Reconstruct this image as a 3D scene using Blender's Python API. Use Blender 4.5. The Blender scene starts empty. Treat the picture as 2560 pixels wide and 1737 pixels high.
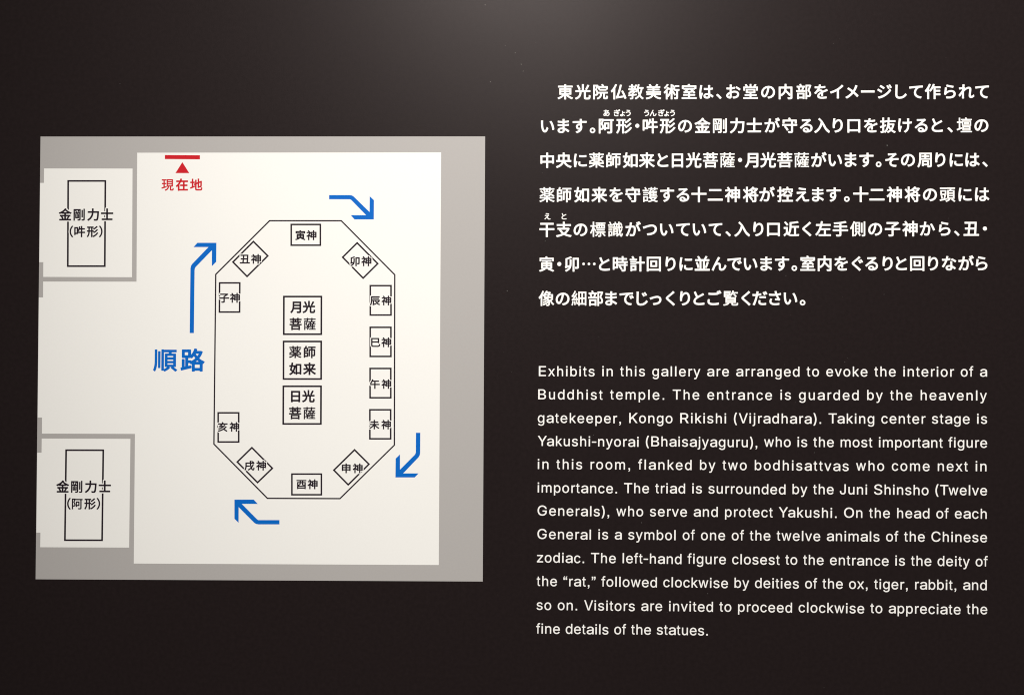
import bpy, math, random, json
import numpy as np
from mathutils import Matrix, Vector
from mathutils.geometry import delaunay_2d_cdt

S = bpy.context.scene
COL = S.collection

# ------------------------------------------------------------------ camera
MM = 0.0004                      # metres on the wall for one pixel of the photograph
FOC = 2133.0                     # focal length and distance to the wall in the same unit
TILT = (0.0079889, 0.0169941, 0.0034828)
CZ = 1.45
def rot(a):
    x, y, z = a
    cx, sx, cy, sy, cz, sz = math.cos(x), math.sin(x), math.cos(y), math.sin(y), math.cos(z), math.sin(z)
    return (Matrix(((cz, -sz, 0), (sz, cz, 0), (0, 0, 1))) @ Matrix(((cy, 0, sy), (0, 1, 0), (-sy, 0, cy)))
            @ Matrix(((1, 0, 0), (0, cx, -sx), (0, sx, cx))))
RC = rot(TILT)
cam = bpy.data.cameras.new('camera')
cam.sensor_width = 36
cam.lens = FOC / 2560 * 36
cam.clip_start = 0.01
cam.clip_end = 100
camo = bpy.data.objects.new('camera', cam)
COL.objects.link(camo)
B = Matrix(((1, 0, 0), (0, 0, -1), (0, 1, 0)))     # the wall faces -Y
camo.matrix_world = Matrix.Translation((0, -FOC * MM, CZ)) @ (B @ RC).to_4x4()
S.camera = camo

def wall(px, py):
    """place on the wall (x right, z up, metres) of a point measured on the photograph"""
    d = RC @ Vector((px - 1280, 868.5 - py, -FOC))
    return d[0] / -d[2] * FOC * MM, d[1] / -d[2] * FOC * MM + CZ

# ------------------------------------------------------------------ light
w = bpy.data.worlds.new('World')
S.world = w
w.use_nodes = True
w.node_tree.nodes['Background'].inputs[0].default_value = (1.0, 0.95, 0.93, 1)
w.node_tree.nodes['Background'].inputs[1].default_value = 0.10
def spot(name, loc, aim, energy, size, radius, col):
    l = bpy.data.lights.new(name, 'SPOT')
    l.energy = energy
    l.spot_size = math.radians(size)
    l.spot_blend = 1.0
    l.shadow_soft_size = radius
    l.color = col
    o = bpy.data.objects.new(name, l)
    COL.objects.link(o)
    o.location = loc
    o.rotation_euler = (Vector(aim) - Vector(loc)).to_track_quat('-Z', 'Y').to_euler()
    return o
spot('ceiling_spotlight', (-0.02, -2.10, CZ + 1.64), (0.32, 0, CZ + 0.0), 420, 60, 0.05, (1.0, 0.958, 0.912))
S.view_settings.view_transform = 'Standard'
S.view_settings.look = 'None'
S.view_settings.exposure = 0
S.view_settings.gamma = 1
S.cycles.filter_width = 1.05      # fine print: keep hairlines crisp

# ------------------------------------------------------------------ materials
def mat(name, col, rough, noise=0.0, nscale=300, bump=0.0, bscale=900, spec=0.5, rnoise=0.0):
    m = bpy.data.materials.new(name)
    m.use_nodes = True
    nt = m.node_tree
    b = nt.nodes['Principled BSDF']
    b.inputs['Base Color'].default_value = (*col, 1)
    b.inputs['Roughness'].default_value = rough
    b.inputs['Specular IOR Level'].default_value = spec
    b.inputs['Specular Tint'].default_value = (1.0, 0.92, 0.91, 1)
    tc = nt.nodes.new('ShaderNodeNewGeometry')
    def nz(scale, detail=3):
        n = nt.nodes.new('ShaderNodeTexNoise')
        n.inputs['Scale'].default_value = scale
        n.inputs['Detail'].default_value = detail
        nt.links.new(tc.outputs['Position'], n.inputs['Vector'])
        return n
    if noise:
        n = nz(nscale)
        r = nt.nodes.new('ShaderNodeValToRGB')
        r.color_ramp.elements[0].position = 0.3
        r.color_ramp.elements[1].position = 0.7
        r.color_ramp.elements[0].color = (*[c * (1 - noise) for c in col], 1)
        r.color_ramp.elements[1].color = (*[c * (1 + noise) for c in col], 1)
        nt.links.new(n.outputs['Fac'], r.inputs[0])
        nt.links.new(r.outputs[0], b.inputs['Base Color'])
    if rnoise:
        n = nz(9, 4)
        mr = nt.nodes.new('ShaderNodeMapRange')
        mr.inputs['To Min'].default_value = rough - rnoise
        mr.inputs['To Max'].default_value = rough + rnoise
        nt.links.new(n.outputs['Fac'], mr.inputs['Value'])
        nt.links.new(mr.outputs[0], b.inputs['Roughness'])
    if bump:
        n = nz(bscale, 4)
        bp = nt.nodes.new('ShaderNodeBump')
        bp.inputs['Strength'].default_value = bump
        bp.inputs['Distance'].default_value = 0.0005
        nt.links.new(n.outputs['Fac'], bp.inputs['Height'])
        nt.links.new(bp.outputs[0], b.inputs['Normal'])
    return m
M_WALL = mat('black_wall_laminate', (0.0134, 0.0092, 0.0093), 0.415, 0.10, 250, 0.10, 900, 0.092, 0.02)
M_GREY = mat('grey_print', (0.386, 0.372, 0.358), 0.55, 0.012, 500, 0, 0, 0.25)
M_WHITE = mat('white_print', (0.800, 0.796, 0.765), 0.55, 0.008, 500, 0, 0, 0.25)
M_INK = mat('dark_ink', (0.014, 0.009, 0.014), 0.6, 0.05, 500, 0, 0, 0.12)
M_RED = mat('red_ink', (0.52, 0.012, 0.020), 0.6, 0.03, 500, 0, 0, 0.12)
M_BLUE = mat('blue_ink', (0.001, 0.122, 0.500), 0.6, 0.03, 500, 0, 0, 0.10)
M_VINYL = mat('white_vinyl', (0.86, 0.85, 0.82), 0.45, 0.01, 500, 0, 0, 0.3)
M_DUST = mat('dust', (0.10, 0.095, 0.09), 0.9, 0.2, 900)

# ------------------------------------------------------------------ object helpers
def link(name, me, parent=None, loc=None):
    o = bpy.data.objects.new(name, me)
    COL.objects.link(o)
    if parent is not None:
        o.parent = parent
    if loc is not None:
        o.location = loc
    return o
def empty(name, loc=(0, 0, 0), parent=None):
    return link(name, None, parent, loc)
def tag(o, label=None, category=None, group=None, kind=None):
    for k, v in (('label', label), ('category', category), ('group', group), ('kind', kind)):
        if v:
            o[k] = v
    return o

def plate(name, loops, y0, y1, m):
    """thin flat piece: loops in wall coordinates (x, z), filled with holes, from depth y0 out to y1 (towards the viewer)"""
    flat = [p for l in loops for p in l]
    n = len(flat)
    # work on a unit scale: the triangulator's tolerance is absolute
    fa = np.array(flat, float)
    c0 = fa.mean(0)
    sc = 1.0 / (np.abs(fa - c0).max() + 1e-9)
    fa = (fa - c0) * sc
    edges, k = [], 0
    for l in loops:
        edges += [(k + i, k + (i + 1) % len(l)) for i in range(len(l))]
        k += len(l)
    dv, de, df, ov, oe, of = delaunay_2d_cdt([Vector(p) for p in fa], edges, [], 0, 1e-7)
    D = np.array([tuple(v) for v in dv])
    T = np.array([f for f in df if len(f) == 3])
    C = D[T].mean(1)
    inside = np.zeros(len(T), bool)
    for i, j in edges:
        (ax, ay), (bx, by) = fa[i], fa[j]
        if ay == by:
            continue
        hit = ((ay <= C[:, 1]) != (by <= C[:, 1])) & (C[:, 0] < ax + (C[:, 1] - ay) / (by - ay) * (bx - ax))
        inside ^= hit
    back = [o[0] if o else None for o in ov]
    V = [(p[0], -y1, p[1]) for p in flat] + [(p[0], -y0, p[1]) for p in flat]
    for i, o in enumerate(back):
        if o is None:
            back[i] = len(V)
            V.append((D[i][0] / sc + c0[0], -y1, D[i][1] / sc + c0[1]))
    F = []
    for t in T[inside]:
        a, b, c = D[t]
        cr = (b[0] - a[0]) * (c[1] - a[1]) - (b[1] - a[1]) * (c[0] - a[0])
        if abs(cr) < 1e-12:
            continue
        t = [back[q] for q in t]
        F.append(tuple(t) if cr > 0 else tuple(reversed(t)))
    k = 0
    for l in loops:
        s = len(l)
        for i in range(s):
            j = (i + 1) % s
            F.append((k + i, n + k + i, n + k + j, k + j))
        k += s
    me = bpy.data.meshes.new(name)
    me.from_pydata(V, [], F)
    me.materials.append(m)
    me.update()
    return me
def W(pts):
    return [wall(*p) for p in pts]

# ------------------------------------------------------------------ lettering
# outlines as signed distance fields, so that a weight can be added to them cleanly
def flatten_text(ch):
    cu = bpy.data.curves.new('glyph', 'FONT')
    cu.body = ch
    o = bpy.data.objects.new('glyph', cu)
    COL.objects.link(o)
    dg = bpy.context.evaluated_depsgraph_get()
    c = o.evaluated_get(dg).to_curve(dg)
    out = []
    for sp in c.splines:
        b = sp.bezier_points
        P = []
        for i in range(len(b)):
            a, d = b[i], b[(i + 1) % len(b)]
            p0, p1, p2, p3 = [np.array(v[:2], float) for v in (a.co, a.handle_right, d.handle_left, d.co)]
            q = p3 - p0
            dev = max(abs((p1 - p0)[0] * q[1] - (p1 - p0)[1] * q[0]), abs((p2 - p0)[0] * q[1] - (p2 - p0)[1] * q[0])) / (np.linalg.norm(q) + 1e-9)
            n = 1 if dev < 0.002 else 4
            for t in [k / n for k in range(n)]:
                P.append((1 - t) ** 3 * p0 + 3 * (1 - t) ** 2 * t * p1 + 3 * (1 - t) * t * t * p2 + t ** 3 * p3)
        out.append(np.array(P))
    bpy.data.objects.remove(o)
    bpy.data.curves.remove(cu)
    return out

def field(loops, step, pad):
    A = np.vstack(loops)
    lo = A.min(0) - pad
    hi = A.max(0) + pad
    nx, ny = [int(v) + 2 for v in (hi - lo) / step]
    X, Y = np.meshgrid(lo[0] + np.arange(nx) * step, lo[1] + np.arange(ny) * step, indexing='ij')
    X = X.ravel() + 1.3e-5
    Y = Y.ravel() + 1.7e-5
    best = np.full(X.shape, 1e9)
    wind = np.zeros(X.shape, int)
    for l in loops:
        for i in range(len(l)):
            ax, ay = l[i]
            bx, by = l[(i + 1) % len(l)]
            dx, dy = bx - ax, by - ay
            L = dx * dx + dy * dy
            if L < 1e-14:
                continue
            t = np.clip(((X - ax) * dx + (Y - ay) * dy) / L, 0, 1)
            d = (X - ax - t * dx) ** 2 + (Y - ay - t * dy) ** 2
            np.minimum(best, d, out=best)
            cr = dx * (Y - ay) - dy * (X - ax)
            wind += ((ay <= Y) & (by > Y) & (cr > 0)).astype(int)
            wind -= ((ay > Y) & (by <= Y) & (cr < 0)).astype(int)
    D = np.sqrt(best) * np.where(wind != 0, -1, 1)
    return D.reshape(nx, ny), lo, step

def simplify(P, tol):
    if len(P) < 6:
        return P
    keep = [False] * len(P)
    j = int(np.argmax(((P - P[0]) ** 2).sum(1)))
    keep[0] = keep[j] = True
    st = [(0, j), (j, len(P))]
    Q = np.vstack([P, P[:1]])
    while st:
        a, b = st.pop()
        if b - a < 2:
            continue
        d = Q[b] - Q[a]
        L = math.hypot(*d) + 1e-12
        e = np.abs((Q[a + 1:b, 0] - Q[a, 0]) * d[1] - (Q[a + 1:b, 1] - Q[a, 1]) * d[0]) / L
        k = int(np.argmax(e))
        if e[k] > tol:
            keep[a + 1 + k] = True
            st += [(a, a + 1 + k), (a + 1 + k, b)]
    return P[[i for i in range(len(P)) if keep[i]]]

def contour(F, level, tol):
    D, lo, h = F
    Z = D - level
    Z = np.where(np.abs(Z) < 1e-7, 1e-7, Z)
    ins = Z < 0
    c = ins[:-1, :-1] * 1 + ins[1:, :-1] * 2 + ins[1:, 1:] * 4 + ins[:-1, 1:] * 8
    nxt = {}
    def ept(e):
        i, j, k = e
        a = Z[i, j]
        b = Z[i + 1, j] if k == 0 else Z[i, j + 1]
        t = a / (a - b)
        return (lo[0] + (i + (t if k == 0 else 0)) * h, lo[1] + (j + (t if k == 1 else 0)) * h)
    T = {1: [(3, 0)], 2: [(0, 1)], 3: [(3, 1)], 4: [(1, 2)], 5: [(3, 0), (1, 2)], 6: [(0, 2)], 7: [(3, 2)],
         8: [(2, 3)], 9: [(2, 0)], 10: [(0, 1), (2, 3)], 11: [(2, 1)], 12: [(1, 3)], 13: [(1, 0)], 14: [(0, 3)]}
    for i, j in zip(*np.nonzero((c > 0) & (c < 15))):
        E = ((i, j, 0), (i + 1, j, 1), (i, j + 1, 0), (i, j, 1))
        for a, b in T[int(c[i, j])]:
            nxt[E[a]] = E[b]
    out = []
    while nxt:
        s, e = nxt.popitem()
        lp = [s]
        while e != s:
            lp.append(e)
            e = nxt.pop(e)
        P = np.array([ept(x) for x in lp])
        if len(P) > 5:
            ar = 0.5 * abs(np.sum(P[:, 0] * np.roll(P[:, 1], -1) - P[:, 1] * np.roll(P[:, 0], -1)))
            P = simplify(P, tol)
            if ar > 2.5e-4 and len(P) > 2:
                out.append(P)
    return out

# Latin letters: closed outlines, thousandths of the type size, ink left at 0 and baseline at 0
LATIN = {
 '(': [[0,292,1,323,3,356,6,389,10,423,16,457,23,491,31,525,40,558,49,591,60,623,71,654,83,683,96,711,109,737,123,761,207,761,144,604,102,442,97,411,93,380,90,350,88,320,88,292,100,162,140,23,207,-135,123,-135,100,-94,79,-51,61,-9,45,34,31,77,20,120,11,163,5,206,1,249]],
 ')': [[0,-135,69,25,107,164,120,292,119,320,117,350,114,380,110,411,105,442,64,604,0,761,84,761,98,737,111,711,124,683,136,654,147,623,158,591,168,558,177,525,184,491,191,457,197,422,201,389,205,356,207,323,207,292,206,248,202,205,196,162,187,119,175,75,162,32,145,-11,127,-53,107,-94,84,-135]],
 ',': [[0,106,104,106,104,3,98,-48,80,-92,45,-128,0,-147,0,-101,28,-85,46,-55,52,0,0,0]],
 '-': [[315,345,315,265,0,265,0,345]],
 '.': [[0,0,104,0,104,106,0,106]],
 'B': [[0,0,0,718,255,718,284,717,311,714,336,709,359,702,379,692,398,682,415,669,429,655,442,640,453,624,461,606,468,588,473,568,476,548,477,528,476,510,474,494,471,478,467,464,461,452,454,440,446,430,438,420,428,411,418,404,359,376,359,370,373,368,387,365,401,360,414,354,428,346,441,337,453,327,464,315,474,301,483,287,491,271,497,253,502,234,504,214,505,192,504,171,501,150,496,131,489,112,480,94,469,77,455,62,440,48,422,36,401,25,379,16,354,9,326,4,296,1,263,0],[91,80,261,80,292,82,320,86,344,92,364,101,381,113,394,126,404,141,411,157,415,174,417,193,416,207,414,221,410,234,405,247,399,259,391,271,381,282,371,291,359,300,346,308,332,314,317,319,301,323,284,325,266,326,91,326],[91,403,251,403,267,403,281,405,296,408,309,413,322,418,334,425,345,432,355,441,364,450,371,461,378,472,383,484,386,497,389,511,389,525,388,544,384,561,377,577,368,592,356,605,342,617,324,626,304,632,280,636,254,638,91,638]],
 'C': [[320,-10,284,-8,249,-2,216,6,185,19,155,35,127,55,102,77,80,103,59,131,41,163,27,197,15,234,7,273,2,314,0,359,2,403,7,445,15,484,27,521,41,555,59,586,80,615,102,641,127,663,155,683,185,699,216,711,249,720,284,726,320,728,342,727,363,725,384,722,404,717,423,712,442,705,461,697,478,687,495,677,511,665,526,652,540,638,552,623,564,607,575,591,585,573,593,554,600,534,606,513,611,492,519,492,516,506,511,520,506,533,500,545,493,557,447,605,388,634,320,643,295,642,270,638,246,631,224,622,202,610,182,596,164,579,147,559,133,538,120,513,109,487,100,458,94,427,90,394,89,359,90,323,94,290,100,259,109,231,120,204,133,180,148,158,164,139,183,122,203,108,224,96,247,87,270,80,295,76,320,75,388,85,447,114,493,161,519,226,611,226,606,205,601,184,594,165,585,146,576,128,565,111,553,95,540,80,526,66,511,53,495,42,478,31,461,22,443,14,424,7,404,1,384,-4,363,-7,342,-9]],
 'E': [[0,0,0,718,441,718,441,638,91,638,91,403,417,403,417,323,91,323,91,80,445,80,445,0]],
 'G': [[322,-10,285,-8,249,-2,216,7,184,19,154,35,126,55,101,77,78,103,58,132,41,163,26,197,15,234,7,273,2,315,0,359,2,403,7,445,15,484,26,521,41,555,58,586,78,615,101,641,126,663,153,683,183,699,214,711,247,720,281,726,317,728,340,727,361,725,383,722,403,717,424,711,443,703,462,695,479,685,496,674,512,662,527,649,541,635,554,620,566,604,577,588,587,570,595,552,602,533,608,513,612,492,519,492,490,555,446,603,388,633,318,643,292,642,268,638,245,631,223,622,202,610,182,596,164,579,147,560,133,538,120,514,109,487,100,458,94,427,90,394,89,359,90,323,94,290,100,259,109,231,120,204,133,180,148,159,164,139,183,122,203,108,225,96,248,87,271,80,296,76,322,75,346,76,369,79,390,84,410,91,430,100,447,112,464,125,478,139,491,156,502,174,512,194,519,215,524,237,528,261,529,286,556,281,342,281,342,361,618,361,618,282,616,248,612,215,604,184,593,155,579,128,563,103,544,80,523,60,500,42,475,27,447,13,418,3,388,-4,356,-8]],
 'J': [[214,-10,178,-7,144,-1,113,10,85,26,60,46,38,71,22,99,10,130,2,166,0,205,0,244,91,244,91,205,92,180,96,158,103,137,113,120,125,105,139,92,155,83,173,76,193,72,214,70,236,72,255,76,273,83,289,92,303,105,315,120,325,137,331,158,335,180,337,205,337,718,428,718,428,205,426,166,418,130,406,99,390,71,368,46,343,26,315,10,284,-1,251,-7]],
 'K': [[63,205,63,305,112,368,161,428,214,486,428,718,548,718,241,389,237,390],[0,0,0,718,91,718,91,472,90,318,91,273,91,0],[440,0,180,366,237,437,548,0]],
 'O': [[320,-10,284,-8,249,-2,216,6,185,19,155,35,128,55,103,77,80,103,60,131,42,163,27,197,15,234,7,273,2,314,0,359,2,403,7,445,15,484,27,521,42,555,60,586,80,615,103,641,128,663,155,683,185,699,216,711,249,720,284,726,320,728,356,726,391,720,424,711,455,699,485,683,512,663,537,641,560,615,580,586,598,555,613,521,624,484,632,445,637,403,639,359,637,314,632,273,624,234,613,197,598,163,580,131,560,103,537,77,512,55,485,35,455,19,424,6,391,-2,356,-8],[320,75,345,76,369,80,393,86,415,96,436,107,456,121,475,138,491,157,506,179,519,203,531,230,539,259,545,290,549,323,550,359,549,394,545,428,539,459,531,488,519,515,506,539,491,561,475,580,456,597,436,611,415,622,393,632,369,638,345,642,320,643,295,642,270,638,247,632,225,622,203,611,183,596,165,579,148,560,133,538,120,514,109,488,100,459,94,428,90,394,89,359,90,323,94,290,100,259,109,230,120,204,133,179,148,158,165,139,183,122,203,107,225,96,247,86,270,80,295,76]],
 'R': [[0,0,0,718,248,718,280,717,310,713,337,708,362,700,385,690,406,677,424,663,440,648,454,630,466,611,476,591,483,569,489,546,492,522,493,497,492,472,489,448,483,425,476,403,466,383,454,364,440,347,424,332,406,318,385,306,362,297,337,289,310,283,280,280,248,279,51,279,51,360,245,360,266,361,286,363,304,366,321,371,335,377,349,384,360,392,370,402,379,412,386,424,392,437,397,450,400,465,402,480,402,497,402,514,400,529,397,544,392,558,386,571,379,583,370,594,360,604,348,613,335,620,320,627,304,632,286,635,266,637,244,638,91,638,91,0],[413,0,240,323,343,323,519,0]],
 'S': [[262,-13,231,-12,202,-8,175,-3,150,4,126,13,104,24,84,37,66,51,50,67,36,85,24,104,15,124,8,146,3,169,0,193,93,193,96,177,99,162,105,148,112,135,120,124,130,113,141,104,153,96,167,89,181,83,196,78,212,74,228,72,245,70,262,69,281,70,299,72,317,75,334,79,350,85,364,92,378,100,390,109,401,119,411,130,419,142,426,154,430,168,433,182,434,197,433,210,431,222,427,233,422,243,415,253,407,261,397,269,387,276,376,283,364,289,292,314,205,338,171,348,140,361,113,375,89,391,68,408,50,428,37,449,27,472,21,498,19,526,21,549,24,572,31,593,40,613,52,632,66,649,82,665,99,679,119,692,140,703,163,712,187,719,213,724,239,727,266,728,294,727,321,724,346,719,370,711,392,702,413,691,432,679,449,665,465,650,478,633,490,615,499,596,505,576,510,555,512,533,422,533,418,554,411,573,401,590,389,604,372,617,354,628,334,636,312,642,289,646,264,647,246,647,228,645,212,642,197,637,182,632,169,625,157,618,146,610,136,600,128,590,121,579,115,568,112,556,109,543,108,530,109,516,112,503,116,491,123,480,131,471,140,462,150,454,161,447,173,441,185,435,246,414,319,394,386,372,452,335,464,326,475,315,485,304,495,292,503,279,510,265,515,249,519,233,522,215,522,196,521,173,517,150,511,129,503,109,492,90,478,72,462,55,445,40,425,27,402,15,378,5,352,-3,324,-8,294,-11]],
 'T': [[0,638,0,718,544,718,544,638,318,638,318,0,227,0,227,638]],
 'V': [[265,0,0,718,96,718,248,291,281,194,327,43,308,43,354,195,386,291,534,718,630,718,369,0]],
 'Y': [[264,0,264,294,0,718,106,718,248,486,291,412,329,325,293,325,331,413,372,486,515,718,619,718,355,294,355,0]],
 'a': [[183,-12,163,-11,144,-9,125,-5,107,0,90,7,74,15,60,25,47,36,35,49,24,63,16,78,9,95,4,113,1,132,0,152,1,170,3,186,7,201,12,215,18,227,26,238,34,248,44,257,55,265,66,273,134,297,209,310,287,320,332,332,337,335,341,340,344,346,345,352,346,359,346,362,345,375,344,387,341,399,338,409,333,419,328,428,321,436,314,443,305,449,296,454,285,459,274,462,261,465,248,466,233,467,218,466,204,465,191,463,179,459,168,455,123,425,98,386,15,411,23,430,32,447,43,462,55,476,68,488,82,499,97,509,112,517,128,524,145,530,162,534,179,538,196,541,214,542,231,543,294,535,360,509,373,500,384,490,394,479,403,466,412,452,419,436,425,419,429,399,431,378,432,355,432,0,347,0,347,73,342,73,313,35,261,1,248,-3,233,-7,217,-10,201,-12],[198,64,216,65,234,67,250,71,265,76,279,83,291,91,303,100,313,109,321,120,329,132,335,144,340,156,343,169,345,182,346,195,346,268,323,257,284,248,240,242,205,237,147,224,136,220,127,215,118,210,110,203,103,197,97,189,93,180,89,171,87,160,87,148,87,137,89,127,92,118,96,110,101,102,107,95,114,89,122,83,131,78,140,74]],
 'b': [[250,-12,231,-11,213,-9,197,-5,182,-1,169,5,120,44,93,83,84,83,84,0,0,0,0,718,86,718,86,451,93,451,120,488,168,526,181,532,196,537,212,540,230,542,249,543,275,541,300,537,324,530,346,521,367,509,387,494,405,477,421,458,435,437,448,413,458,387,466,360,472,330,475,299,477,266,475,233,472,202,466,173,458,145,448,119,436,95,421,74,405,55,388,37,368,23,347,10,324,1,301,-6,276,-10],[237,66,256,67,274,70,291,76,306,83,320,93,333,104,345,117,355,131,364,147,372,165,378,183,383,203,386,223,388,245,389,267,388,290,386,311,383,331,378,350,372,369,364,386,355,401,345,416,334,428,321,439,306,449,291,456,274,461,256,464,237,465,217,464,199,461,183,456,167,449,153,440,140,430,129,417,119,403,110,388,102,371,96,353,91,333,88,312,86,291,85,267,86,244,88,222,91,201,96,181,102,162,110,145,119,129,129,115,141,103,154,92,168,82,183,75,200,70,218,67]],
 'c': [[244,-12,216,-10,189,-6,163,1,139,11,117,23,96,38,77,55,59,75,44,96,31,120,20,146,11,173,5,202,1,232,0,265,1,297,5,328,11,357,20,385,31,411,44,435,59,456,77,476,96,493,117,508,139,520,163,530,189,537,216,541,244,543,319,532,382,502,432,454,462,391,379,370,362,408,333,439,293,459,244,465,224,464,205,461,187,456,171,448,157,438,143,426,132,413,121,398,112,382,105,365,99,346,94,327,90,307,88,286,88,265,88,243,90,223,94,203,99,184,105,166,112,148,121,132,132,118,143,105,157,93,171,83,187,75,205,70,224,67,244,66,294,73,334,93,363,125,381,165,464,145,460,130,454,117,448,103,441,91,433,79,384,30,320,-1]],
 'd': [[227,-12,201,-10,176,-6,153,1,130,10,109,23,90,37,72,55,56,74,41,95,29,119,19,145,10,173,5,202,1,233,0,266,1,299,5,330,10,360,19,387,29,413,42,437,56,458,72,477,90,494,110,509,131,521,153,530,177,537,202,541,228,543,247,542,265,540,281,537,296,532,309,526,357,488,384,451,390,451,390,718,477,718,477,0,393,0,393,83,385,83,357,44,308,5,295,-1,280,-5,264,-9,247,-11],[240,66,259,67,277,70,294,75,309,82,323,92,336,103,348,115,358,129,367,145,374,162,381,181,386,201,389,222,391,244,392,267,391,291,389,312,386,333,381,353,375,371,367,388,358,403,348,417,336,430,324,440,309,449,294,456,277,461,260,464,240,465,221,464,203,461,186,456,170,449,156,439,143,428,131,416,121,401,112,386,105,369,99,350,94,331,90,311,88,290,88,267,88,245,90,223,94,203,99,183,105,165,113,147,122,131,132,117,144,104,157,93,171,83,186,76,203,70,221,67]],
 'e': [[251,-12,221,-10,192,-6,165,1,140,11,117,23,95,38,76,55,59,75,44,96,30,120,19,145,11,172,5,201,1,232,0,264,1,296,5,326,11,355,19,383,30,409,43,433,58,455,75,474,93,492,114,507,137,520,161,530,186,537,213,541,241,543,259,542,276,540,293,537,310,533,327,528,343,521,359,513,374,504,389,493,402,481,415,468,427,452,438,436,447,418,456,398,463,376,469,353,472,328,475,302,476,274,476,239,57,239,57,312,429,312,389,285,388,306,386,326,383,344,378,362,372,379,365,395,356,409,346,422,335,433,322,443,309,451,294,458,278,462,260,465,241,466,223,465,205,462,188,457,173,451,158,442,145,432,133,421,123,409,114,395,106,380,99,365,94,349,90,332,88,315,87,298,87,251,88,228,90,206,95,186,100,167,108,150,117,134,127,120,138,107,151,96,165,87,180,79,197,73,214,69,232,66,252,65,310,74,355,103,383,149,467,128,461,112,454,97,446,82,436,68,425,55,412,43,398,33,384,23,368,14,351,6,332,0,313,-5,294,-9,273,-11]],
 'f': [[313,535,313,462,0,462,0,535],[105,0,105,609,105,627,108,643,112,659,118,673,126,686,135,697,145,708,156,717,168,725,182,732,196,738,210,742,225,745,240,747,255,748,305,744,333,735,312,661,294,666,266,669,251,668,238,666,226,662,217,656,209,649,202,640,197,630,194,619,192,605,191,591,191,0]],
 'g': [[244,-213,221,-212,199,-210,178,-207,159,-203,141,-197,124,-190,108,-183,93,-175,80,-165,68,-155,57,-145,47,-134,38,-122,30,-110,23,-98,95,-57,123,-93,170,-125,182,-129,195,-133,210,-135,226,-137,244,-137,269,-136,292,-132,313,-126,333,-117,350,-106,365,-92,376,-75,385,-56,390,-33,391,-8,391,96,384,96,356,59,308,22,295,17,280,12,264,9,246,7,227,7,202,8,177,12,154,18,132,26,111,38,91,51,73,67,57,85,42,105,30,127,19,152,11,178,5,207,1,237,0,270,1,302,5,333,11,362,19,389,29,414,42,437,56,458,73,477,91,494,110,509,132,521,154,530,178,537,202,541,228,543,248,542,265,540,282,537,296,532,310,526,359,488,386,450,394,450,394,535,478,535,478,-13,476,-39,473,-64,466,-87,457,-108,446,-127,433,-144,418,-158,401,-171,382,-183,362,-192,340,-199,318,-205,294,-209,269,-212],[241,83,260,84,278,87,294,92,310,98,324,106,337,116,348,127,358,140,367,155,375,171,381,188,386,207,390,227,392,249,393,272,392,294,390,315,386,336,382,355,375,372,368,389,359,404,349,418,337,430,324,441,310,450,295,457,278,462,260,465,241,465,222,464,203,461,187,456,171,449,157,440,144,429,132,416,122,402,113,387,105,370,99,352,94,334,90,314,88,293,88,272,88,250,91,229,94,209,99,191,105,173,113,157,122,142,132,129,144,117,157,107,171,98,187,92,204,87,222,84]],
 'h': [[86,320,86,0,0,0,0,718,86,718,86,406,70,406,81,434,93,458,107,479,123,497,140,511,159,522,179,531,201,538,223,541,247,543,268,542,288,539,307,535,325,528,342,520,358,510,372,499,385,485,397,470,407,453,415,434,422,413,426,390,429,366,430,339,430,0,344,0,344,332,342,356,338,378,332,397,323,415,311,430,297,442,281,452,263,459,244,463,222,465,207,464,193,462,179,459,165,454,153,448,141,441,130,432,120,422,112,411,104,399,98,386,93,371,89,355,87,338]],
 'i': [[0,0,84,0,84,526,0,526],[0,618,84,618,84,720,0,720]],
 'j': [[88,535,174,535,174,-42,174,-62,172,-80,169,-97,164,-113,157,-127,150,-141,141,-153,130,-164,118,-174,105,-182,91,-189,75,-195,58,-198,39,-201,19,-201,0,-201,0,-122,17,-122,31,-122,43,-119,54,-115,63,-109,71,-101,77,-92,82,-82,85,-70,87,-56,88,-41],[88,618,174,618,174,720,88,720]],
 'k': [[81,193,81,299,96,299,327,535,434,535,186,281,176,281],[0,0,0,718,86,718,86,0],[341,0,134,262,196,323,451,0]],
 'l': [[0,0,84,0,84,718,0,718]],
 'm': [[0,0,0,535,84,535,84,417,78,417,83,433,89,449,96,463,104,476,113,488,123,499,133,509,144,517,156,525,169,531,181,536,195,540,208,543,221,544,235,545,258,544,279,539,298,532,316,522,331,509,345,494,357,477,366,458,373,438,379,416,367,416,371,431,377,446,384,459,392,472,402,484,412,495,424,505,436,514,449,522,463,529,478,535,493,539,509,542,525,544,542,545,560,544,578,542,595,538,612,532,627,525,642,516,656,505,668,493,679,479,689,464,697,446,703,427,708,407,711,384,712,360,712,0,625,0,625,358,624,380,620,399,614,416,605,430,593,441,579,450,565,457,550,462,533,465,517,466,503,466,489,464,477,461,465,457,454,451,444,445,435,437,427,429,419,420,413,410,408,399,404,387,401,375,400,362,399,349,399,0,313,0,313,367,312,384,308,400,302,414,294,427,283,439,270,449,256,457,241,462,225,465,207,466,195,466,183,464,171,461,159,457,148,452,138,445,128,438,119,429,111,419,103,408,97,396,92,383,89,368,87,353,86,336,86,0]],
 'n': [[86,320,86,0,0,0,0,535,83,535,84,406,70,406,81,434,93,458,107,479,123,497,140,511,159,522,179,531,201,538,223,541,247,543,268,542,288,539,307,535,325,528,342,520,358,510,372,499,385,485,396,470,406,453,415,434,421,413,426,390,429,366,430,339,430,0,344,0,344,332,342,356,338,378,332,397,323,415,311,430,297,442,281,452,263,459,244,463,222,465,207,464,193,462,179,459,165,454,153,448,141,441,130,432,120,422,112,411,104,399,98,386,93,371,89,355,87,338]],
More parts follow.
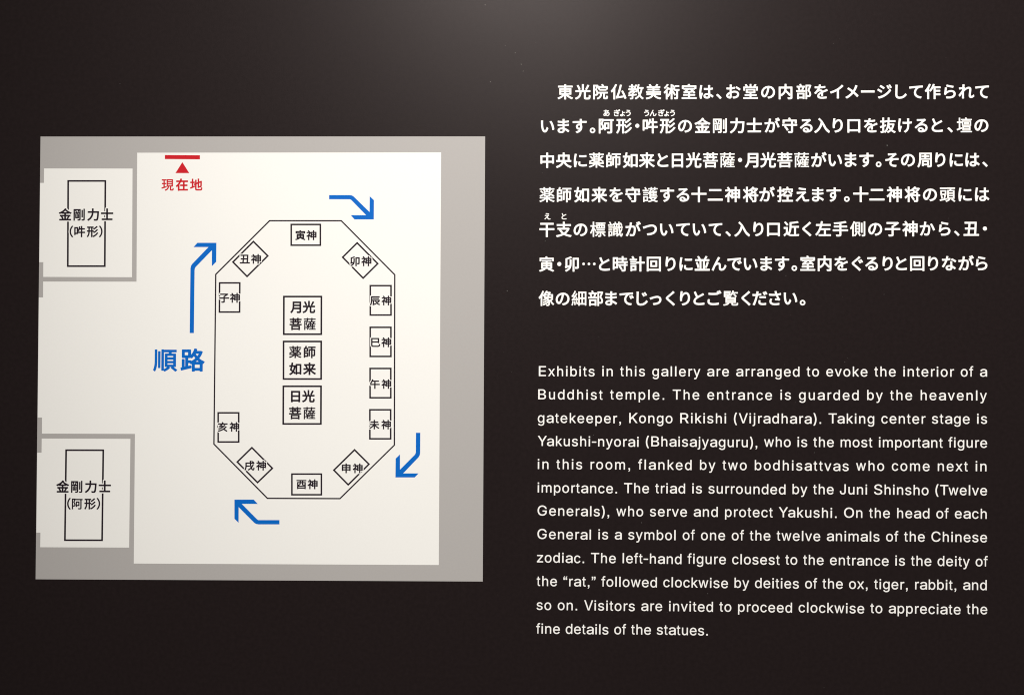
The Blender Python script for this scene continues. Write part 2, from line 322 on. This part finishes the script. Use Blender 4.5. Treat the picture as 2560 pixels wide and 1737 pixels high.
 'o': [[244,-12,216,-10,189,-6,163,1,139,11,117,23,96,38,77,55,59,75,44,96,31,120,20,146,11,173,5,202,1,232,0,265,1,297,5,328,11,357,20,385,31,411,44,435,59,456,77,476,96,493,117,508,139,520,163,530,189,537,216,541,244,543,273,541,300,537,326,530,350,520,373,508,394,493,413,476,431,456,446,435,459,411,470,385,479,357,485,328,488,297,490,265,488,232,485,202,479,173,470,146,459,120,446,96,431,75,413,55,394,38,373,23,350,11,326,1,300,-6,273,-10],[244,66,265,67,284,70,302,75,318,83,333,93,346,105,358,118,369,132,378,148,385,166,391,184,396,203,400,223,402,243,402,265,402,286,400,306,396,326,391,346,385,364,378,382,369,398,358,413,346,426,333,438,318,448,302,456,284,461,265,464,244,465,224,464,205,461,187,456,171,448,157,438,143,426,132,413,121,398,112,382,105,365,99,346,94,327,90,307,88,286,88,265,88,243,90,223,94,203,99,184,105,166,112,148,121,132,132,118,143,105,157,93,171,83,187,75,205,70,224,67]],
 'p': [[0,-201,0,535,84,535,84,451,93,451,120,488,168,526,181,532,196,537,212,540,230,542,249,543,275,541,300,537,324,530,346,521,367,509,387,494,405,477,421,458,435,437,448,413,458,387,466,360,472,330,475,299,477,266,475,233,472,202,466,173,458,145,448,119,436,95,421,74,405,55,388,37,368,23,347,10,324,1,301,-6,276,-10,250,-12,231,-11,213,-9,197,-5,183,-1,169,5,120,44,93,83,86,83,86,-201],[237,66,256,67,274,70,291,76,306,83,320,93,333,104,345,117,355,131,364,147,372,165,378,183,383,203,386,223,388,245,389,267,388,290,386,311,383,331,378,350,372,369,364,386,355,401,345,416,334,428,321,439,306,449,291,456,274,461,256,464,237,465,217,464,199,461,183,456,167,449,153,440,140,430,129,417,119,403,110,388,102,371,96,353,91,333,88,312,86,291,85,267,86,244,88,222,91,201,96,181,102,162,110,145,119,129,129,115,141,103,154,92,168,82,183,75,200,70,218,67]],
 'r': [[0,0,0,535,83,535,83,453,89,453,96,469,104,483,115,496,127,508,141,518,156,527,173,534,190,539,208,542,226,543,249,543,269,542,269,455,250,458,218,460,203,459,189,457,175,454,163,450,150,444,139,437,128,430,119,421,111,411,103,400,97,389,92,376,89,363,87,349,86,334,86,0]],
 's': [[207,-12,185,-11,164,-9,145,-6,126,-1,108,5,92,12,76,20,62,30,49,41,37,53,27,67,18,82,10,98,4,115,0,133,82,150,87,134,94,119,103,106,113,94,125,85,139,78,153,72,169,67,187,65,206,64,227,65,247,68,265,73,281,79,295,88,307,98,316,109,323,120,327,132,328,145,327,156,325,166,321,175,316,184,308,192,300,199,289,205,278,210,264,215,249,219,160,240,133,248,108,257,86,268,68,280,52,294,39,309,29,326,22,345,17,365,16,386,17,405,20,422,25,438,32,453,42,468,53,481,65,494,79,505,95,514,112,523,131,530,150,535,170,539,192,542,214,543,235,542,255,540,274,537,292,532,308,526,323,518,337,510,350,501,361,490,372,479,381,466,389,453,396,439,402,425,407,409,328,391,324,403,318,415,311,425,302,436,292,445,281,454,267,461,252,466,234,468,214,469,196,468,179,466,163,461,148,455,135,447,123,438,114,428,108,416,104,404,103,391,104,380,107,369,111,360,117,351,125,343,134,336,146,330,160,324,175,319,192,315,274,295,301,288,326,279,348,268,367,256,382,242,395,227,405,210,412,192,416,172,417,150,416,132,413,114,408,97,400,82,391,66,379,52,366,40,351,28,335,18,317,9,297,2,276,-4,254,-8,231,-11]],
 't': [[279,535,279,462,0,462,0,535],[82,665,169,665,169,138,169,125,171,113,174,102,178,94,183,86,189,81,197,76,207,73,218,71,231,70,252,72,276,76,292,2,262,-4,228,-6,202,-4,178,0,156,7,137,17,121,30,107,46,96,64,89,84,84,106,82,131]],
 'u': [[183,-7,162,-6,142,-4,123,1,105,7,88,15,72,25,58,37,45,50,33,66,23,83,15,102,8,123,4,145,1,170,0,196,0,535,86,535,86,203,88,179,91,158,98,138,107,121,119,106,133,93,149,83,167,76,187,72,208,71,223,72,238,73,252,77,265,81,277,87,289,95,300,103,309,113,318,124,326,137,332,150,337,165,341,181,343,197,344,215,344,535,430,535,430,0,346,0,346,130,359,130,349,101,336,77,322,56,306,38,289,24,270,13,250,4,229,-2,206,-6]],
 'v': [[205,0,0,535,94,535,209,219,239,123,266,29,235,29,262,123,292,219,406,535,500,535,295,0]],
 'w': [[162,0,0,535,91,535,157,302,185,193,215,58,201,58,230,190,259,302,324,535,415,535,479,302,507,192,536,58,520,58,551,191,580,302,646,535,737,535,574,0,488,0,418,242,398,318,378,396,359,477,378,477,359,396,339,317,318,242,249,0]],
 'x': [[0,0,213,308,212,241,11,535,112,535,179,431,224,358,263,291,218,291,256,358,300,431,368,535,467,535,265,238,265,302,476,0,375,0,296,120,253,192,214,256,259,256,222,192,180,120,100,0]],
 'y': [[42,-196,62,-121,76,-123,122,-126,130,-124,138,-120,145,-116,152,-111,159,-104,166,-97,172,-87,178,-76,183,-64,188,-50,205,-2,0,535,94,535,209,219,239,122,266,29,235,29,261,123,292,219,406,535,500,535,264,-82,225,-151,215,-161,205,-171,195,-179,184,-186,172,-192,160,-196,147,-200,133,-203,119,-204,105,-205,66,-202]],
 'z': [[0,0,0,65,300,451,300,456,9,456,9,535,411,535,411,467,119,85,119,80,419,80,419,0]],
 '“': [[104,463,0,463,0,566,6,617,24,661,59,697,104,716,104,670,76,654,58,624,52,569,104,569],[264,463,160,463,160,566,166,617,184,661,219,697,264,716,264,670,236,654,218,624,212,569,264,569]],
 '”': [[0,716,104,716,104,613,98,562,80,518,45,482,0,463,0,509,28,525,46,555,52,610,0,610],[160,716,264,716,264,613,258,562,240,518,205,482,160,463,160,509,188,525,206,555,212,610,160,610]],
}
FIELDS = {}
def get_field(ch):
    if ch not in FIELDS:
        if ch in LATIN:
            L = [np.array(l, float).reshape(-1, 2) / 1000 for l in LATIN[ch]]
            FIELDS[ch] = field(L, 1 / 110, 0.06)
        else:
            FIELDS[ch] = field(flatten_text(ch), 1 / 100, 0.16)
    return FIELDS[ch]
MESH = {}
def glyph(name, ch, em, weight, m, y0, y1, sx=1.0, cap=0.52):
    """mesh of one character and its ink box; origin at the middle of the em square, for Latin letters at ink left on the baseline"""
    key = (ch, round(em, 3), weight, m.name, y0, y1, round(sx, 3))
    if key not in MESH:
        F = get_field(ch)
        r = weight
        if ch not in LATIN and weight < 0.08:
            # dense characters take a lighter stroke, as a type designer draws them
            while r > 0.006 and (F[0] < r).sum() * F[2] ** 2 > cap:
                r -= 0.002
        L = contour(F, r, 0.0016 if m is not M_WHITE else 0.005)
        A = np.vstack(L)
        lo, hi = A.min(0), A.max(0)
        if ch in LATIN:
            org = np.array([lo[0], 0.0])
        else:
            org = np.array([0.5 * (lo[0] + hi[0]), 0.5 * (lo[1] + hi[1]) if ch == '…' else 0.38])
        k = em * MM
        LL = [[((p[0] - org[0]) * k * sx, (p[1] - org[1]) * k) for p in l] for l in L]
        MESH[key] = (plate(name, LL, y0, y1, m), (lo - org) * em * np.array([sx, 1]), (hi - org) * em * np.array([sx, 1]))
    return MESH[key]

# ------------------------------------------------------------------ the wall
wl = plate('wall', [[(-2.2, 0.0), (2.2, 0.0), (2.2, 3.0), (-2.2, 3.0)]], -0.05, 0.0, M_WALL)
tag(link('wall', wl), kind='structure')

# ------------------------------------------------------------------ Japanese paragraph
# vinyl letters, 0.15 mm thick
JP_EM, JP_W = 40.0, 0.0235
A0, A1, A2, A3 = 1320, 1900, 3.8733, 0
def xs(left, right):
    return [1320 + v / 3.8733 for v in left] + [1900 + v / 3.8733 for v in right]
JP = [
 ('東光院仏教美術室は、お堂の内部をイメージして作られて',
  xs([361, 531, 703, 877, 1045, 1215, 1390, 1560, 1727, 1848, 1988, 2155], [78, 247, 423, 590, 742, 890, 1043, 1205, 1365, 1510, 1672, 1838, 1998, 2150]), 230.4, 229.3),
 ('います。阿形・吽形の金剛力士が守る入り口を抜けると、壇の',
  xs([190, 343, 500, 625, 757, 930, 1058, 1183, 1352, 1520, 1689, 1858, 2025, 2191], [118, 287, 447, 600, 752, 908, 1072, 1237, 1403, 1560, 1715, 1840, 1978, 2143]), 315.5, 313.3),
 ('中央に薬師如来と日光菩薩・月光菩薩がいます。その周りには、',
  xs([186, 347, 507, 663, 828, 990, 1151, 1305, 1447, 1604, 1766, 1930, 2053, 2165], [78, 240, 403, 570, 728, 877, 1030, 1148, 1277, 1432, 1593, 1745, 1900, 2057, 2178]), 401.2, 399.4),
 ('薬師如来を守護する十二神将が控えます。十二神将の頭には',
  xs([184, 350, 520, 690, 852, 1015, 1183, 1347, 1500, 1655, 1813, 1980, 2155], [68, 243, 410, 560, 712, 840, 975, 1132, 1300, 1475, 1645, 1815, 1985, 2150]), 487.3, 486.0),
 ('干支の標識がついていて、入り口近く左手側の子神から、丑・',
  xs([183, 347, 508, 676, 846, 1018, 1180, 1343, 1500, 1660, 1815, 1938, 2073, 2230], [130, 303, 453, 611, 778, 945, 1115, 1283, 1452, 1620, 1787, 1905, 2045, 2177]), 573.8, 571.6),
 ('寅・卯…と時計回りに並んでいます。室内をぐるりと回りながら',
  xs([180, 303, 425, 590, 740, 893, 1057, 1218, 1380, 1530, 1687, 1850, 2000, 2155], [60, 213, 332, 462, 625, 785, 942, 1080, 1235, 1368, 1522, 1675, 1830, 1995, 2145]), 660.2, 658.0),
 ('像の細部までじっくりとご覧ください。',
  xs([178, 335, 493, 655, 805, 955, 1105, 1235, 1378, 1520, 1655, 1805, 1962, 2110, 2245], [145, 295, 412]), 746.0, 744.4),
]
def put(name, ch, px, py, em, wgt, m, y0, y1, parent, tilt=0.0, sx=1.0, cap=0.52):
    me, lo, hi = glyph(name, ch, em, wgt, m, y0, y1, sx, cap)
    x, z = wall(px, py)
    o = link(name, me, parent, (x, 0, z))
    o.rotation_euler = (0, tilt, 0)
    return o
jp = tag(empty('japanese_text', (0, 0, CZ)), 'large bold white Japanese lettering in seven lines, upper right on the black wall', 'lettering')
jp.location = (0, 0, 0)
jp_lab = ['first', 'second', 'third', 'fourth', 'fifth', 'sixth', 'last']
for k, (s, cx, yl, yr) in enumerate(JP):
    assert len(s) == len(cx), (k, len(s), len(cx))
    ln = empty('text_line', (0, 0, 0), jp)
    for ch, x in zip(s, cx):
        y = yl + (yr - yl) * (x - 1350) / 1100
        put('character', ch, x, y, JP_EM, JP_W, M_VINYL, 0.0, 0.00015, ln, (yl - yr) / 1100 * -1)
def R1(v): return 1320 + v / 3.8733
for s, cx, y in (('あぎょううんぎょう', [760, 862, 915, 970, 1148, 1212, 1292, 1343, 1398], 283.0), ('えと', [188, 349], 541.0)):
    ln = empty('reading_aid_line', (0, 0, 0), jp)
    for ch, v in zip(s, cx):
        put('character', ch, R1(v), y, 18.4, 0.022, M_VINYL, 0.0, 0.00015, ln)

# ------------------------------------------------------------------ English paragraph
HELV = dict(a=556, b=556, c=500, d=556, e=556, f=278, g=556, h=556, i=222, j=222, k=500, l=222, m=833, n=556, o=556, p=556,
            r=333, s=500, t=278, u=556, v=500, w=722, x=500, y=500, z=500, E=667, B=667, T=611, K=667, R=722, V=667, Y=667,
            J=500, S=667, O=778, G=778, C=722)
HELV.update({' ': 278, '.': 278, ',': 278, '(': 320, ')': 300, '-': 333, '“': 333, '”': 333})
# ink left side and ink width of each letter, thousandths of the size
INK = dict(a=(36, 494), b=(58, 459), c=(30, 447), d=(35, 464), e=(40, 476), f=(14, 248), g=(40, 459), h=(76, 415), i=(67, 88), j=(-16, 171),
           k=(67, 434), l=(67, 88), m=(65, 704), n=(65, 426), o=(35, 486), p=(58, 459), r=(77, 255), s=(32, 432), t=(14, 243), u=(68, 421),
           v=(8, 484), w=(14, 694), x=(11, 479), y=(11, 478), z=(31, 438), E=(86, 530), B=(74, 553), T=(14, 583), K=(76, 587), R=(88, 596),
           V=(20, 627), Y=(14, 639), J=(17, 411), S=(49, 571), O=(39, 700), G=(48, 661), C=(44, 637))
INK.update({'.': (87, 104), ',': (87, 104), '(': (68, 205), ')': (34, 205), '-': (44, 245), '“': (38, 269), '”': (26, 269)})
KERN = {'Ta': -70, 'Tw': -60, 'Yа': -60, 'Ya': -90, 'Vi': -30}
EN = [('Exhibits in this gallery are arranged to evoke the interior of a', 1346.2, 2469, 940, 941.3),
 ('Buddhist temple. The entrance is guarded by the heavenly', 1345, 2468.2, 997.9, 1000.3),
 ('gatekeeper, Kongo Rikishi (Vijradhara). Taking center stage is', 1344, 2469, 1056.5, 1059),
 ('Yakushi-nyorai (Bhaisajyaguru), who is the most important figure', 1344, 2469, 1114.2, 1118.6),
 ('in this room, flanked by two bodhisattvas who come next in', 1344, 2467.4, 1171.9, 1177.5),
 ('importance. The triad is surrounded by the Juni Shinsho (Twelve', 1343.7, 2468.8, 1230.5, 1237.3),
 ('Generals), who serve and protect Yakushi. On the head of each', 1343.3, 2468, 1288, 1295.9),
 ('General is a symbol of one of the twelve animals of the Chinese', 1343, 2468.8, 1346.4, 1354.2),
 ('zodiac. The left-hand figure closest to the entrance is the deity of', 1341.8, 2470, 1405, 1415),
 ('the “rat,” followed clockwise by deities of the ox, tiger, rabbit, and', 1341.3, 2468, 1463.8, 1474),
 ('so on. Visitors are invited to proceed clockwise to appreciate the', 1340.8, 2469.3, 1523.4, 1534.3),
 ('fine details of the statues.', 1340.3, 1771, 1582.5, 1586.6)]
EN_EM = 34.3
en = tag(empty('english_text'), 'small thin white English lettering in twelve lines below the Japanese lettering', 'lettering')
for s, xl, xr, yl, yr in EN:
    xl, xr, yl, yr = xl + 0.7, xr - 1.8, yl - 0.3, yr - 0.3
    adv = [HELV[c] + KERN.get(s[i:i + 2], 0) for i, c in enumerate(s)]
    fw = EN_EM / 1000
    span = (sum(adv[:-1]) - INK[s[0]][0] + sum(INK[s[-1]])) * fw
    trk = (xr - xl - span) / (len(s) - 1)
    ln = empty('text_line', (0, 0, 0), en)
    # each word is one piece: join its letters
    x = xl - INK[s[0]][0] * fw
    words, cur = [], []
    for i, c in enumerate(s):
        if c == ' ':
            words.append(cur)
            cur = []
        else:
            cur.append((c, x))
        x += adv[i] * fw + trk
    words.append(cur)
    tl = math.atan2(yr - yl, xr - xl)
    for wd in words:
        V, Fc = [], []
        wx = wd[0][1]
        ox, oz = wall(wx, yl + (yr - yl) * (wx - xl) / (xr - xl))
        for c, gx in wd:
            F = get_field(c)
            nat = (F[0].shape[0] - 2) * F[2] - 0.12
            sx = min(1.15, max(0.85, INK[c][1] / 1000 / nat)) if c not in '.,“”-' else 1.0
            me, lo, hi = glyph('letter', c, EN_EM, 0.0055, M_VINYL, 0.0, 0.00015, sx)
            dx = wall(gx + (INK[c][0] + INK[c][1] / 2) * fw, yl + (yr - yl) * (gx - xl) / (xr - xl))[0] - ox - (lo[0] + hi[0]) / 2 * MM
            k = len(V)
            V += [(v.co.x + dx, v.co.y, v.co.z) for v in me.vertices]
            Fc += [tuple(k + q for q in p.vertices) for p in me.polygons]
        me = bpy.data.meshes.new('word')
        me.from_pydata(V, [], Fc)
        me.materials.append(M_VINYL)
        o = link('word', me, ln, (ox, 0, oz))
        o.rotation_euler = (0, tl, 0)

# ------------------------------------------------------------------ floor plan
fp = tag(empty('floor_plan'), 'square grey and white gallery floor plan with octagon and blue arrows on black wall', 'map')
def part(name, loops, y0, y1, m, parent=None, label=None):
    return tag(link(name, plate(name, loops, y0, y1, m), parent or fp), label)
U = 0.000015                                    # thickness of one printed layer
T0 = 0.0002
part('backing_sheet', [W([(101.6, 342), (89.3, 1447), (1206.9, 1452.6), (1212.9, 341.6)][::1])], 0, T0, M_GREY)
part('gallery_floor', [W([(343.3, 382.4), (341.5, 704.3), (108.2, 704.0), (108.0, 743.6), (97.4, 743.6), (94.6, 1043.3), (105.4, 1043.3),
     (105.2, 1083.4), (337.6, 1084.2), (334.7, 1407.7), (1097, 1411.4), (1102.9, 381.5)])], T0, T0 + U, M_WHITE, label='large white gallery area')
part('guardian_room', [W([(110.4, 421.7), (110.2, 457.7), (100.6, 457.7), (98.6, 655.5), (108.6, 655.5), (108.4, 692.3), (330.2, 693.0), (331.6, 422.0)])],
     T0, T0 + U, M_WHITE, label='upper white side room')
part('guardian_room', [W([(104.6, 1095.7), (104.2, 1131.2), (93.4, 1131.2), (91.2, 1330.6), (101.4, 1330.6), (100.8, 1367.0), (323.0, 1367.9), (326.3, 1096.6)])],
     T0, T0 + U, M_WHITE, label='lower white side room')
T1 = T0 + U
def inset(P, d):
    n = len(P)
    ar = sum(P[i - 1][0] * P[i][1] - P[i][0] * P[i - 1][1] for i in range(n))
    sg = 1 if ar > 0 else -1
    out = []
    for i in range(n):
        a, b, c = [Vector(P[j % n]) for j in (i - 1, i, i + 1)]
        u, v = (b - a).normalized(), (c - b).normalized()
        n1, n2 = Vector((-u.y, u.x)) * sg, Vector((-v.y, v.x)) * sg
        q = (n1 + n2) / (1 + n1.dot(n2))
        out.append(tuple(b + q * d))
    return out
def ring(name, P, wd, parent=None, outer=True):
    o = P if outer else inset(P, -wd / 2)
    return part(name, [W(o), W(inset(o, wd))], T1, T1 + U, M_INK, parent)
ring('platform_outline', [(674.2, 552.1), (853.2, 552.1), (987.0, 687.0), (986.0, 1112.2), (850.0, 1245.7), (668.7, 1245.0), (535.0, 1109.6), (539.6, 686.0)], 3.4, outer=False)
def lines(box, rows, wgt=0.016, m=M_INK, halo=0.0, name='character', sx=1.0, cap=0.52):
    """rows: (text, ink left, ink right, ink top, ink bottom) as measured"""
    for s, x0, x1, y0, y1 in rows:
        h = (y1 - y0)
        em = h / 0.95
        n = len(s)
        cs = [x0 + h * 0.49 * sx + (x1 - x0 - h * 0.98 * sx) * i / (n - 1) for i in range(n)]
        for q, (ch, cx) in enumerate(zip(s, cs)):
            e = 0.4 * U * (q % 2)
            if halo:
                put('white_border', ch, cx, (y0 + y1) / 2, em, 0.115, M_WHITE, T1 + U, T1 + 2 * U + e, box, 0, sx)
            put(name, ch, cx, (y0 + y1) / 2, em, wgt, m, T1 + 2 * U if halo else T1, T1 + 3.4 * U + e if halo else T1 + U, box, 0, sx, cap)
def box4(l, t, r, b, dx=0.0):
    return [(l, t), (r, t), (r + dx, b), (l + dx, b)]
ZOD = [
 (box4(726.2, 559.5, 803, 615.2), '寅神', (738.4, 791.3, 576, 600.4), 0, 'plain framed box at the top of the octagon'),
 ([(854, 643.2), (893, 604.6), (947.2, 659.2), (907.9, 698.2)], '卯神', (875, 928.6, 641, 665.4), 1, 'slanted framed box at the upper right corner of the octagon'),
 (box4(923.8, 712.2, 979.6, 789.5), '辰神', (925.4, 978.3, 739.5, 763.2), 1, 'highest framed box on the right side of the octagon'),
 (box4(923.6, 816.2, 979.4, 892.8), '巳神', (927, 978.3, 843.5, 867.5), 1, 'second framed box from the top on the right side of the octagon'),
 (box4(923.3, 918.9, 979.1, 996), '午神', (925.2, 978.2, 948, 971.6), 1, 'third framed box from the top on the right side of the octagon'),
 (box4(922.8, 1022, 978.8, 1098.4), '未神', (924, 977.4, 1049.3, 1072.5), 1, 'lowest framed box on the right side of the octagon'),
 ([(832, 1174.7), (886.5, 1121.2), (925.3, 1159.8), (870.6, 1214)], '申神', (853.3, 906.7, 1158, 1182), 1, 'slanted framed box at the lower right corner of the octagon'),
 (box4(727.9, 1182.4, 805.6, 1238), '酉神', (741.2, 794.2, 1197.6, 1221.9), 0, 'plain framed box at the bottom of the octagon'),
 ([(590.6, 1154.2), (629.9, 1115.7), (683.9, 1170), (644, 1208.4)], '戌神', (611.6, 665.3, 1151.3, 1175.2), 1, 'slanted framed box at the lower left corner of the octagon'),
 (box4(543.6, 1029.6, 599, 1106.3), '亥神', (544.8, 598.3, 1054.8, 1078.5), 1, 'lower framed box on the left side of the octagon'),
 (box4(547.2, 705.3, 601.7, 782, -0.5), '子神', (548, 600.2, 732.5, 756.8), 1, 'upper framed box on the left side of the octagon'),
 ([(633.7, 601.2), (579.8, 655.2), (617.8, 694), (672.4, 639.8)], '丑神', (599.8, 652.8, 635.4, 659.5), 1, 'slanted framed box at the upper left corner of the octagon'),
]
for P, s, (x0, x1, y0, y1), hl, lab in ZOD:
    b = tag(ring('statue_box', P, 4.0), lab)
    lines(b, [(s, x0, x1, y0, y1)], 0.030, halo=hl, sx=1.05, cap=0.60)
for P, rows, lab in (
 (box4(707.7, 739.3, 805.8, 837.5, -0.3), [('月光', 724.5, 787.5, 752.5, 782.5), ('菩薩', 724, 789.6, 794.6, 825)], 'top one of three stacked square boxes in the middle of the octagon'),
 (box4(706.9, 851.4, 805.3, 949.3, -0.2), [('薬師', 723.2, 789.4, 864.8, 895), ('如来', 723.2, 789.2, 906.5, 937)], 'middle one of three stacked square boxes'),
 (box4(706.4, 963.2, 804.9, 1061.4, -0.4), [('日光', 724, 786.3, 975, 1005.2), ('菩薩', 722.7, 788.8, 1017, 1047.6)], 'bottom one of three stacked square boxes')):
    b = tag(ring('statue_box', P, 4.3), lab)
    lines(b, rows, 0.033, sx=1.02, cap=0.60)
for P, r1, r2, ctr, lab in (
 ([(168.6, 450.6), (265.8, 450.6), (264.4, 667.6), (167.6, 667.6)], ('金剛力士', 148, 283.4, 521.6, 552.2), '（吽形）', (579.0, 178.8, 199.6, 231.6, 252.2), 'tall framed box in the upper side room'),
 ([(163.5, 1122.6), (260.6, 1122.8), (257.6, 1351.8), (160.4, 1351.6)], ('金剛力士', 141.7, 277.6, 1200.6, 1231.2), '（阿形）', (1258.4, 172.6, 193.4, 225.4, 246.2), 'tall framed box in the lower side room')):
    b = tag(ring('statue_box', P, 4.3), lab)
    lines(b, [r1], 0.030, halo=1, sx=1.02, cap=0.60)
    for q, (ch, cx) in enumerate(zip(r2, ctr[1:])):
        em = 29.6
        e = 0.4 * U * (q % 2) + 0.2 * U
        put('white_border', ch, cx, ctr[0], em, 0.115, M_WHITE, T1 + U, T1 + 2 * U + e, b)
        put('character', ch, cx, ctr[0], em, 0.028, M_INK, T1 + 2 * U, T1 + 3.4 * U + e, b)
# route arrows
for P, lab in (
 ([(474.5, 832.5), (484.8, 832.5), (486.7, 676), (487.3, 671.5), (489.5, 667.5), (529.9, 625.8), (529.9, 665.5), (540.7, 654.7), (541.2, 607.2),
   (493.7, 607.2), (484.1, 617.8), (521.4, 617.8), (480.5, 660.2), (477.8, 664.5), (476.4, 671)], 'long blue arrow pointing up and right, left of the octagon'),
 ([(823, 488), (875, 488), (880, 489), (884.5, 491.8), (924, 530.4), (924.4, 490.8), (934.9, 500.9), (934.5, 548.8), (886.4, 548.8),
   (876.9, 538.2), (915.3, 538.2), (878.5, 500.5), (875, 498.6), (823, 498.4)], 'blue arrow pointing down and right, above the octagon'),
 ([(1040, 1081.4), (1050.8, 1081.4), (1050.5, 1131), (1049.6, 1137), (1046.5, 1142.5), (1008, 1182.7), (1046.5, 1182.7), (1036.9, 1192.8),
   (988.7, 1192.8), (989.2, 1145.8), (1000, 1135.4), (1000, 1173.5), (1037.5, 1135.8), (1039.6, 1131)], 'blue arrow pointing down and left, right of the octagon'),
 ([(698.8, 1299.3), (698.8, 1310), (646, 1310), (640.5, 1309), (635.7, 1306), (596.8, 1267), (596.6, 1306), (586.3, 1295.9), (586.3, 1248.2),
   (634.5, 1248.2), (644.6, 1259), (604.8, 1259), (642.5, 1297), (646, 1299.3)], 'blue arrow pointing up and left, below the octagon')):
    part('route_arrow', [W(P)], T1, T1 + U, M_BLUE, label=lab)
part('location_bar', [W([(412.4, 388), (500.0, 388.7), (500.0, 398.8), (412.4, 398.2)])], T1, T1 + U, M_RED, label='red bar under the top edge of the gallery')
part('location_triangle', [W([(456.1, 405.9), (473.4, 433.2), (438.8, 433.2)])], T1, T1 + U, M_RED, label='small red triangle pointing up at the red bar')
lines(fp, [('現在地', 404.4, 505.7, 447, 477.4)], 0.032, M_RED, name='red_character')
lines(fp, [('順路', 384.5, 510.5, 871.4, 928.4)], 0.046, M_BLUE, name='blue_character', sx=1.03, cap=0.62)

# ------------------------------------------------------------------ dust on the wall
random.seed(7)
V, Fc = [], []
spots = [(1213, 13, 2.0), (1303, 161.5, 2.2), (1308, 178.5, 1.9), (1288, 133, 1.6), (1226, 205, 1.5), (1263, 115, 1.0), (1268, 727, 1.6), (1363, 603, 1.3), (1604, 1306, 1.2),
         (1769, 1483, 1.2), (2312, 1330, 1.3), (2218, 364, 1.8), (2210, 736, 1.0), (2112, 905, 1.0), (300, 210, 0.8), (2036, 1131, 1.0), (1450, 1551, 1.2)]
for _ in range(40):
    spots.append((random.uniform(1180, 2540), random.uniform(5, 1730), random.uniform(0.35, 0.8)))
for px, py, r in spots:
    x, z = wall(px, py)
    if 60 < px < 1215 and 340 < py < 1453:
        continue
    k = len(V)
    a0 = random.random() * 6
    n = 6
    el = random.uniform(0.5, 1)
    for q in range(n):
        a = 6.2832 * q / n
        u, v = math.cos(a) * r * MM * random.uniform(0.8, 1.1), math.sin(a) * r * MM * el
        V.append((x + u * math.cos(a0) - v * math.sin(a0), -0.00003, z + u * math.sin(a0) + v * math.cos(a0)))
    V.append((x, -0.00012, z))
    Fc += [(k + q, k + (q + 1) % n, k + n) for q in range(n)]
me = bpy.data.meshes.new('dust')
me.from_pydata(V, [], Fc)
me.materials.append(M_DUST)
tag(link('dust', me), 'tiny pale dust specks scattered over the black wall', kind='stuff')
bpy.context.view_layer.update()
